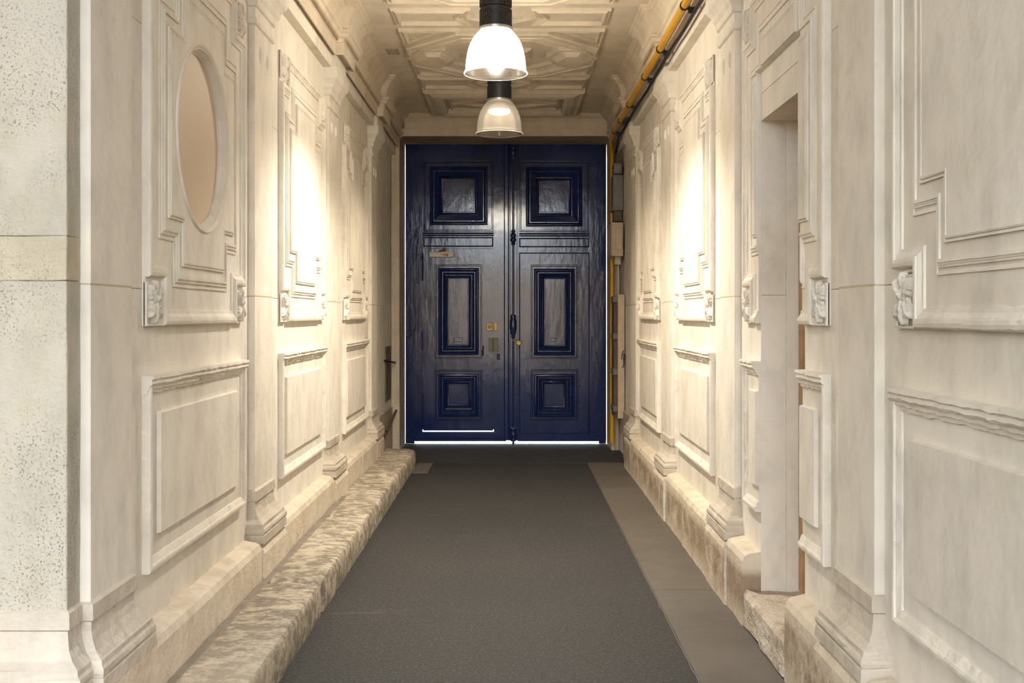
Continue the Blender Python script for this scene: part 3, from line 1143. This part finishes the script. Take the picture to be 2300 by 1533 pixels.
# faded print as one flat mark is part of the casing face
mk = build('print', pr, REDINK, wicket)
build('closer_arm', MB().tube([(dx(985), YD - 0.03, dz(566)), (dx(997), YD - 0.045, dz(560)), (dx(1003), YD - 0.03, dz(562))], 0.008, 8)
      .tube([(dx(997), YD - 0.03, dz(564)), (dx(997), YD - 0.03, dz(556))], 0.014, 10), BRASS, wicket)
lk = build('latch', dbox(MB(), 1093.5, 1106, 725, 742, 0.0, 0.03), BRASS, wicket, bevel=0.004)
lk['label'] = 'square brass latch'
build('latch_knob', MB().lathe([(0, 0.052), (0.014, 0.050), (0.02, 0.042), (0.018, 0.034), (0.014, 0.026), (0.0, 0.02)], 16,
      lambda a, b, h: (dx(1099.8) + a, YD - h, dz(733.5) + b)), BRASS, wicket, smooth=True)
build('strike_plate', dbox(MB(), 1109.5, 1117, 723.5, 742, 0.0, 0.022), BRASS, leafL, bevel=0.003)
build('lock_plate', dbox(MB(), 1098.5, 1107.7, 758.5, 789, 0.0, 0.028), OLIVE, wicket, bevel=0.003)
build('lock_keep', dbox(MB(), 1109, 1118.5, 758.5, 789, 0.0, 0.028), OLIVE, leafL, bevel=0.003)
for yy in (763, 769, 775, 782):
    build('screw', MB().lathe([(0, 0.033), (0.005, 0.032), (0.006, 0.026)], 8, lambda a, b, h, yy=yy: (dx(1115.6) + a, YD - h, dz(yy) + b)), BRASS, leafL)
build('pull_handle', dbox(MB(), 1116, 1122.5, 794, 807, 0.0, 0.034), IRON, leafL, bevel=0.005)
build('bolt', MB().tube([(dx(1085), YD - 0.016, dz(798)), (dx(1085), YD - 0.016, dz(776))], 0.009, 8), IRON, wicket)

build('foot_rail', dbox(MB(), 911.5, 931, 980, 995.5, -0.04, 0.006), NAVY, leafL, bevel=0.005)

# right leaf
rf = MB()
dbox(rf, 1163, 1166, 321, 990.5, -0.05, 0.0)
dbox(rf, 1324, 1361.5, 321, 990.5, -0.05, 0.0)
dbox(rf, 1166, 1324, 321, 362, -0.05, 0.0)
dbox(rf, 1166, 1324, 521, 566, -0.05, 0.0)
dbox(rf, 1166, 1324, 362, 521, -0.05, -0.018)
dbox(rf, 1166, 1192, 566, 990.5, -0.05, 0.002)
dbox(rf, 1299, 1324, 566, 990.5, -0.05, 0.002)
dbox(rf, 1192, 1299, 566, 594, -0.05, 0.002)
dbox(rf, 1192, 1299, 806, 829, -0.05, 0.002)
dbox(rf, 1192, 1299, 944, 990.5, -0.05, 0.002)
dbox(rf, 1192, 1299, 594, 806, -0.05, -0.022)
dbox(rf, 1192, 1299, 829, 944, -0.05, -0.022)
leafR = build('door_leaf', rf, NAVY, door)
dpanel(leafR, (1167, 1323, 363, 520), (1181, 1308, 375, 508), (1204, 1284, 400, 485))
dpanel(leafR, (1192.5, 1298.5, 594.5, 805.5), (1199.5, 1291, 603, 798), (1216, 1275, 619, 782), 0.03)
dpanel(leafR, (1192.5, 1298.5, 829.5, 943.5), (1199.5, 1291, 839, 936), (1216, 1273, 855, 919), 0.03)
build('rail_moulding', MB().sweep([(dx(1324), dz(523)), (dx(1166), dz(523))],
      [(0, -0.01), (0, 0.018), (0.014, 0.026), (0.03, 0.024), (0.04, 0.006), (0.042, -0.01)], mapD, closed=False), NAVY, leafR, smooth=True)
build('band_bead', MB().sweep(drect(1166, 1323, 534, 555), [(0, -0.01), (0, 0.012), (0.006, 0.016), (0.014, 0.012), (0.016, -0.01)], mapD), NAVY, leafR, smooth=True)
build('frame_line', MB().sweep(drect(1166, 1324, 567, 973), [(0, -0.01), (0, 0.008), (0.005, 0.012), (0.012, 0.008), (0.014, -0.01)], mapD), NAVY, leafR, smooth=True)
build('relief_plate', dbox(MB(), 1236, 1249, 758, 767, -0.008, 0.022), NAVY, leafR, bevel=0.004)
for (x, y) in ((1187, 885), (1175, 923), (1302, 868), (1312, 914), (1302, 953)):
    build('rivet', MB().lathe([(0, 0.010), (0.008, 0.008), (0.012, 0.0)], 10, lambda a, b, h, x=x, y=y: (dx(x) + a, YD - h, dz(y) + b)), NAVY, leafR, smooth=True)

build('foot_rail', dbox(MB(), 1345, 1361, 980, 995.5, -0.04, 0.006), NAVY, leafR, bevel=0.005)

# meeting stile: astragal with the long bolt rod
ast = build('astragal', dbox(MB(), 1132, 1143, 322, 988, -0.01, 0.034), NAVY, door, bevel=0.012)
dbl = MB()
dbox(dbl, 1136, 1164, 322, 989, -0.062, -0.052)
dbox(dbl, 1140, 1163, 321.5, 989, -0.049, 0.004)
build('meeting_stile', dbl, NAVY, door)
build('stile_bead', dbox(MB(), 1144, 1146.5, 324, 986, 0.0, 0.016), NAVY, door, bevel=0.004)
build('stile_bead', dbox(MB(), 1160, 1163.5, 324, 986, 0.0, 0.014), NAVY, door, bevel=0.004)
rod = build('bolt_rod', MB().tube([(dx(1152.8), YD - 0.028, dz(997)), (dx(1152.8), YD - 0.028, dz(330))], 0.013, 10), NAVY, door, smooth=True)


def knot(name, y0, y1, rs):
    h = dz(y0) - dz(y1)
    prof = [(0.0, 0.0)] + [(r, h * i / (len(rs) - 1)) for i, r in enumerate(rs)] + [(0.0, h)]
    return build(name, MB().lathe(prof, 14, lambda a, b, hh: (dx(1152.8) + a, YD - 0.028 + b * 0.8, dz(y1) + hh)), NAVY, rod, smooth=True)


knot('rod_guide', 332, 358, [0.022, 0.03, 0.02, 0.034, 0.034, 0.02, 0.028])
knot('rod_guide', 516, 551, [0.014, 0.026, 0.02, 0.034, 0.036, 0.022, 0.034, 0.030, 0.018, 0.026, 0.016])
knot('bolt_handle', 706, 761, [0.014, 0.024, 0.02, 0.034, 0.030, 0.040, 0.042, 0.042, 0.036, 0.042, 0.028, 0.034, 0.024])
knot('rod_guide', 960, 990, [0.03, 0.034, 0.026, 0.038, 0.038, 0.026, 0.036, 0.03])

# padlock hanging from the bolt
pad = thing('padlock', 'small brass padlock hanging from the bolt of the blue door', 'padlock', (dx(1160), YD - 0.06, dz(775)))
pm = MB()
pv = []
ca, sa = math.cos(math.radians(-28)), math.sin(math.radians(-28))
def pmap(a, b, h): return (dx(1165) + a * ca - b * sa, YD - 0.045 - h, dz(769) + a * sa + b * ca)
build('body', pm.mbox(pmap, -0.03, 0.03, -0.026, 0.026, -0.012, 0.012), BRASS, pad, bevel=0.005)
arc = [pmap(-0.026 - 0.05 * math.sin(t), 0.018 * math.cos(t), 0.0) for t in [PI * i / 10 for i in range(11)]]
build('shackle', MB().tube(arc, 0.006, 8), RIM, pad)

# recessed brown door deep in the right-hand doorway
d2 = bpy.data.objects.new('door_2', None)
COL.objects.link(d2)
d2.location = (WR + 0.24, 4.94, NICHE[2])
ORG[d2] = Vector(d2.location)
struct(d2, 'brown wooden door set back in the right-hand doorway', 'door')
build('door_frame', MB().mbox(mapR, NICHE[0] + 0.002, NICHE[1] - 0.002, 2.36, NICHE[3] - 0.002, -0.27, -0.178)
      .mbox(mapR, NICHE[1] - 0.06, NICHE[1] - 0.002, NICHE[2], 2.36, -0.27, -0.178)
      .mbox(mapR, NICHE[0] + 0.002, NICHE[0] + 0.06, NICHE[2], 2.36, -0.27, -0.178), WOOD, d2, bevel=0.004)
for k in range(5):
    w = (NICHE[1] - NICHE[0] - 0.125) / 5
    build('plank', MB().mbox(mapR, NICHE[0] + 0.0625 + k * w + 0.001, NICHE[0] + 0.0625 + (k + 1) * w - 0.001, NICHE[2] + 0.005, 2.355, -0.30, -0.235), WOOD, d2, bevel=0.004)

# worn stone step of that doorway
stp = build('doorstep', MB().mbox(mapR, NICHE[0] + 0.003, NICHE[1] - 0.003, 0.0, NICHE[2], -0.36, 0.088), STEP, None, bevel=0.02, cuts=7, rough=0.016, rscale=11)
tag(stp, 'worn rough stone step of the recessed doorway on the right', 'step')

# ================================================================== stone kerb along the left wall
kerb = thing('stone_kerb', 'long weathered stone kerb ledge along the left wall', 'kerb', (-1.1, 7.3, 0))
KX0, KX1, KH = -WL + 0.094, -0.955, 0.16
joints = [2.6, 3.95, 5.60, 7.43, 9.30, 11.22]
for i, (a, b) in enumerate(zip(joints, joints[1:])):
    last = i == len(joints) - 2
    x_in = KX0
    nx, ny = 7, max(8, int((b - a) / 0.03))
    v, f = [], []
    pr0 = [(0.0, 0.0), (-0.006, 0.05), (-0.004, 0.10), (0.0, 0.142), (0.010, 0.157), (0.03, 0.162), (0.10, 0.163), (0.16, 0.163), (0.22, 0.162), (0.28, 0.161),
           (KX1 - KX0, 0.16), (KX1 - KX0, 0.0)]
    K = len(pr0)
    for j in range(ny + 1):
        y = a + 0.011 + (b - a - 0.022) * j / ny
        e = min(j, ny - j) / ny * (b - a)
        # joint edges rounded off, far end turned in a quarter circle
        drop = 0.034 * math.exp(-(e / 0.024) ** 2)
        turn = 0.0
        if last:
            r = 0.24
            t = y - (b - r)
            if t > 0:
                turn = r - math.sqrt(max(0, r * r - t * t * 0.97))
        for k, (o, h) in enumerate(pr0):
            q = noise.noise(Vector((y * 4, o * 5, h * 5 + 2))) * 0.002 + noise.noise(Vector((y * 9, o * 14, h * 14))) * 0.003
            xo = KX1 - turn - o * (1 - turn / (KX1 - KX0) * 0.98) if k < K - 2 else x_in
            zz = h
            if h > 0.05 and k < K - 2:
                zz = h - drop * (1.0 if o < 0.05 else 0.5) + q
            if k < 4:
                xo += q * 1.2 - drop * 0.5
            v.append((xo, y, zz))
    for j in range(ny):
        for k in range(K):
            k2 = (k + 1) % K
            f.append((j * K + k, (j + 1) * K + k, (j + 1) * K + k2, j * K + k2))
    f.append(tuple(range(K)))
    f.append(tuple(ny * K + k for k in range(K))[::-1])
    build('kerb_stone', MB().add(v, f), KERB, kerb, smooth=True)

build('mortar_strip', MB().box(KX0 - 0.004, KX0 + 0.034, 3.96, 8.2, 0.13, 0.167), KMORT, kerb, bevel=0.006, cuts=5, rough=0.004)

# paving strip along the right wall
ps = thing('paving_strip', 'narrow smooth brown grey paving strip along the right wall', 'paving', (0.93, 7.0, 0))
yy = [0.6, 2.6, 4.1, 6.04, 7.9, 9.6, 11.26]
for a, b in zip(yy, yy[1:]):
    build('paving_slab', MB().box(0.766, WR - 0.074, a + 0.002, b - 0.002, -0.05, 0.009), SLAB, ps, bevel=0.003)
# dressed mortar lip on its inner edge
lip = MB()
y = 2.0
v = []
pts = []
while y < 11.2:
    pts.append((0.763 + 0.006 * noise.noise(Vector((y * 9, 0, 0))), y, 0.001 + 0.003 * noise.noise(Vector((y * 5, 3, 0)))))
    y += 0.06
build('mortar_lip', MB().tube(pts, 0.004, 5), SLAB, ps)

# ================================================================== lamps
def lamp(y, x, label, idx, warm):
    zr = 3.02
    t = thing('pendant_lamp', label, 'lamp', (x, y, zr), 'bell lamps hanging from the passage ceiling')
    at = lambda a, b, h: (x + a, y + b, h)
    ro = [(0.1985, 0.0), (0.2015, 0.003), (0.2005, 0.010), (0.1925, 0.016), (0.1905, 0.04), (0.186, 0.09), (0.177, 0.14), (0.163, 0.185),
          (0.145, 0.222), (0.124, 0.252), (0.104, 0.272), (0.094, 0.280)]
    prof = [(r, zr + h) for r, h in ro] + [(r - 0.003, zr + h) for r, h in ro[::-1]] + [(ro[0][0], zr + ro[0][1])]
    build('shade', MB().lathe(prof, 160, at, flute=0.004, fl_n=80), SHADE, t, smooth=True)
    build('collar', MB().lathe([(0.085, zr + 0.276), (0.104, zr + 0.276), (0.106, zr + 0.282), (0.106, zr + 0.292), (0.085, zr + 0.294)], 40, at), RIM, t, smooth=True)
    h0 = zr + 0.29
    hb = build('housing', MB().lathe([(0.0, h0 - 0.004), (0.098, h0), (0.0985, h0 + 0.116), (0.088, h0 + 0.119), (0.088, h0 + 0.127), (0.0985, h0 + 0.13),
                                      (0.0985, ZC - 0.09), (0.05, ZC - 0.07), (0.05, ZC), (0, ZC)], 48, at), HOUS, t, smooth=True)
    fins = MB()
    z = h0 + 0.008
    while z < ZC - 0.1:
        if not (h0 + 0.108 < z < h0 + 0.134):
            fins.lathe([(0.096, z), (0.1015, z + 0.001), (0.1015, z + 0.0045), (0.096, z + 0.0055)], 40, at)
        z += 0.0105
    for k in range(36):
        a = 2 * PI * k / 36
        for (za, zb) in ((h0 + 0.006, h0 + 0.112), (h0 + 0.134, ZC - 0.098)):
            c, s = math.cos(a), math.sin(a)
            P = lambda r, w: (x + r * c - w * s, y + r * s + w * c)
            q = [P(0.095, -0.002), P(0.1025, -0.002), P(0.1025, 0.002), P(0.095, 0.002)]
            vv = [(p[0], p[1], za) for p in q] + [(p[0], p[1], zb) for p in q]
            fins.add(vv, [(0, 1, 5, 4), (1, 2, 6, 5), (2, 3, 7, 6), (3, 0, 4, 7)])
    fo = build('cooling_grid', fins, HOUS, hb)
    col = (1.0, 0.84, 0.62) if warm else (1.0, 0.93, 0.80)
    bz = zr + 0.19
    build('bulb', MB().lathe([(0, bz - 0.024), (0.06, bz - 0.022), (0.088, bz - 0.012), (0.092, bz), (0.088, bz + 0.014), (0.06, bz + 0.022), (0, bz + 0.024)], 32, at),
          glow('glowing bulb', col, 26.0 if idx == 0 else 3.0), t, smooth=True)
    sp = bpy.data.lights.new('spot', 'SPOT')
    sp.energy = LAMP_SPOT[idx] * 4
    sp.color = col
    sp.spot_size = math.radians(146)
    sp.spot_blend = 0.7
    sp.shadow_soft_size = 0.06
    so = bpy.data.objects.new('spot', sp)
    COL.objects.link(so)
    so.parent = t
    so.location = (0, 0, 0.05)
    pt = bpy.data.lights.new('point', 'POINT')
    pt.energy = LAMP_POINT[idx] * 4
    pt.color = col
    pt.shadow_soft_size = 0.04
    po = bpy.data.objects.new('point', pt)
    COL.objects.link(po)
    po.parent = t
    po.location = (0, 0, 0.11)
    return t


lamp(7.03, -0.103, 'brilliantly white bell lamp on black cylinder, nearer of the two ceiling lamps', 0, False)
lamp(9.37, -0.107, 'dimmer warm bell lamp on black cylinder, farther lamp close to the blue door', 1, True)

# ================================================================== pipes, boxes and small ironwork
gp = thing('gas_pipe', 'yellow gas pipe running under the right cornice and down beside the door', 'pipe', (1.05, 7.5, 3.39))
PXP, PZP = 1.042, 3.365
path = [(PXP, 3.3, PZP), (PXP, 6.5, PZP), (PXP, 11.5, PZP), (PXP + 0.008, 11.75, PZP - 0.01), (PXP + 0.03, 11.98, PZP - 0.03), (PXP + 0.05, 12.12, PZP - 0.07),
        (PXP + 0.055, 12.19, PZP - 0.14), (PXP + 0.055, 12.2, PZP - 0.25), (PXP + 0.055, 12.2, 0.1)]
build('pipe', MB().tube(path, 0.025, 14), YELLOW, gp, smooth=True)
for y in (4.5, 5.6, 6.71, 7.81, 8.72, 9.87, 10.67, 11.3):
    build('clamp', MB().lathe([(0.024, -0.012), (0.031, -0.012), (0.031, 0.012), (0.024, 0.012)], 18, lambda a, b, h, y=y: (PXP + a, y + h, PZP + b))
          .box(PXP + 0.02, PXP + 0.065, y - 0.014, y + 0.014, PZP - 0.05, PZP - 0.012), IRON, gp, smooth=True)
cbp = [(PXP + 0.052, 3.3, PZP - 0.04)]
y = 3.6
while y < 11.7:
    cbp.append((PXP + 0.052 + 0.004 * math.sin(y * 3), y, PZP - 0.042 - 0.008 * math.sin(y * 3.3) ** 2))
    y += 0.3
cbp += [(PXP + 0.08, 12.05, PZP - 0.1), (PXP + 0.085, 12.15, PZP - 0.25)]
tag(build('cable', MB().tube(cbp, 0.013, 8), IRON, smooth=True), 'dark cable running just below the yellow gas pipe', 'cable')

def fbox(name, x0, x1, y0, y1, yn, depth, mat, parent=None, bev=0.004):
    """box whose near face at distance yn covers these frame columns and rows"""
    X0, X1 = (x0 - 1150) * yn / F, (x1 - 1150) * yn / F
    Z1, Z0 = 1.5 - (y0 - 707) * yn / F, 1.5 - (y1 - 707) * yn / F
    return build(name, MB().box(X0, min(X1, WR - 0.001), yn, yn + depth, Z0, Z1), mat, parent, bevel=bev)


t = thing('cable_box', 'dark grey cable box below the cornice right of the blue door', 'box', (1.14, 12.0, 2.6))
fbox('body', 1377, 1400, 392, 468, 11.9, 0.3, GREYBOX, t)
fbox('neck', 1379, 1398, 468, 497, 11.95, 0.2, DARKREC, t)
fbox('cap', 1376, 1400, 466, 472, 11.88, 0.3, GREYBOX, t)
t = thing('lock_casing', 'small grey angled casing at the top right of the blue door', 'box', (1.14, 11.9, 3.03))
fbox('body', 1379, 1397, 366, 389, 11.8, 0.25, GREYBOX, t)
fbox('bracket', 1384, 1394, 345, 366, 11.9, 0.15, DARKREC, t)
t = thing('meter_box', 'cream painted meter box with inset lid beside the blue door', 'box', (1.13, 12.0, 2.1))
fbox('body', 1374, 1400, 499, 575, 11.75, 0.4, CREAM, t)
fbox('lid', 1383, 1398, 512, 560, 11.735, 0.02, CREAM, t)
fbox('side_rim', 1372.5, 1375, 503, 572, 11.74, 0.41, CREAM, t)
t = thing('conduit', 'short pair of conduits below the cream meter box', 'conduit', (1.15, 12.0, 1.7))
fbox('socket', 1381, 1394, 575, 594, 11.85, 0.12, CREAM, t)
fbox('tube', 1387, 1391, 594, 662, 11.9, 0.03, CREAM, t)
fbox('tube', 1393, 1395, 594, 662, 11.9, 0.03, GREYBOX, t)
t = thing('conduit_cover', 'tall cream boxed conduit cover right of the blue door', 'cover', (1.16, 11.9, 0.38))
fbox('front_board', 1388, 1403, 661, 940, 11.7, 0.05, CREAM, t)
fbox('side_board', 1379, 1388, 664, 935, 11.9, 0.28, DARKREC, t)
for yc in (672, 755, 835, 918):
    fbox('strap', 1377.5, 1389, yc - 7, yc + 7, 11.86, 0.3, GREYBOX, t)
# wrought iron hook
hk = [(1401, 786), (1397, 796), (1396, 806), (1403, 806), (1404, 800), (1401, 794), (1401, 806), (1401, 818), (1399, 825), (1397, 823)]
tag(build('iron_hook', MB().tube([((x - 1150) * 11.62 / F, 11.62, 1.5 - (y - 707) * 11.62 / F) for x, y in hk], 0.0055, 6), IRON),
    'small twisted iron hook on the cream conduit cover', 'hook')

# left end: dark plate standing in for a shaded slot, bar and pin by the reveal
t = thing('dark_slot_plate', 'narrow plate coloured dark as a shaded slot, with a pin, on the left wall near the door', 'plate', (-WL, 12.05, 0.56))
build('plate', MB().mbox(mapL, 11.83, 12.3, 0.58, 1.16, -0.002, 0.014), DARKREC, t, bevel=0.004)
build('pin', MB().tube([(-WL + 0.005, 11.72, 1.02), (-WL + 0.05, 11.9, 1.0), (-WL + 0.06, 12.28, 0.975)], 0.012, 8), IRON, t)
t = build('grimy_panel', MB().mbox(mapL, 11.05, 12.3, 0.0, 0.50, -0.002, 0.03), ENDST, None, bevel=0.012)
tag(t, 'grimy low stone panel at the far end of the left wall', 'panel')
t = build('grimy_panel', MB().mbox(mapR, 11.1, 11.68, 0.0, 0.50, -0.002, 0.03), ENDST, None, bevel=0.012)
tag(t, 'grimy low stone panel at the far end of the right wall', 'panel')
tag(build('iron_bar', MB().tube([(-WL + 0.04, 11.2, 0.33), (-WL + 0.06, 11.45, 0.31), (-WL + 0.07, 11.8, 0.38), (-WL + 0.075, 12.25, 0.45)], 0.014, 8), DARKREC, smooth=True),
    'curved dark iron bar low on the left wall beside the door', 'bar')

# ceiling grille
vt = thing('ceiling_vent', 'small grey ventilation grille in the ceiling on the left', 'vent', (-1.0, 9.35, ZC - 0.012))
VX, VY = -1.0, 9.35
build('frame', MB().sweep(rect(VX - 0.052, VX + 0.052, VY - 0.1, VY + 0.1), [(0, -0.002), (0, 0.008), (0.008, 0.008), (0.008, -0.002)], mapC), VENT, vt)
for k in range(7):
    build('slat', MB().mbox(mapC, VX - 0.046, VX + 0.046, VY - 0.085 + k * 0.027, VY - 0.073 + k * 0.027, -0.002, 0.006), VENT, vt)
for k in range(4):
    build('slat', MB().mbox(mapC, VX - 0.04 + k * 0.024, VX - 0.034 + k * 0.024, VY - 0.095, VY + 0.095, -0.002, 0.0045), DARKREC, vt)

SC.cycles.max_bounces = 5
SC.cycles.diffuse_bounces = 4
SC.cycles.adaptive_threshold = 0.06
SC.cycles.use_light_tree = False
SC.cycles.glossy_bounces = 3
SC.cycles.transparent_max_bounces = 8
SC.cycles.caustics_reflective = False
SC.cycles.caustics_refractive = False
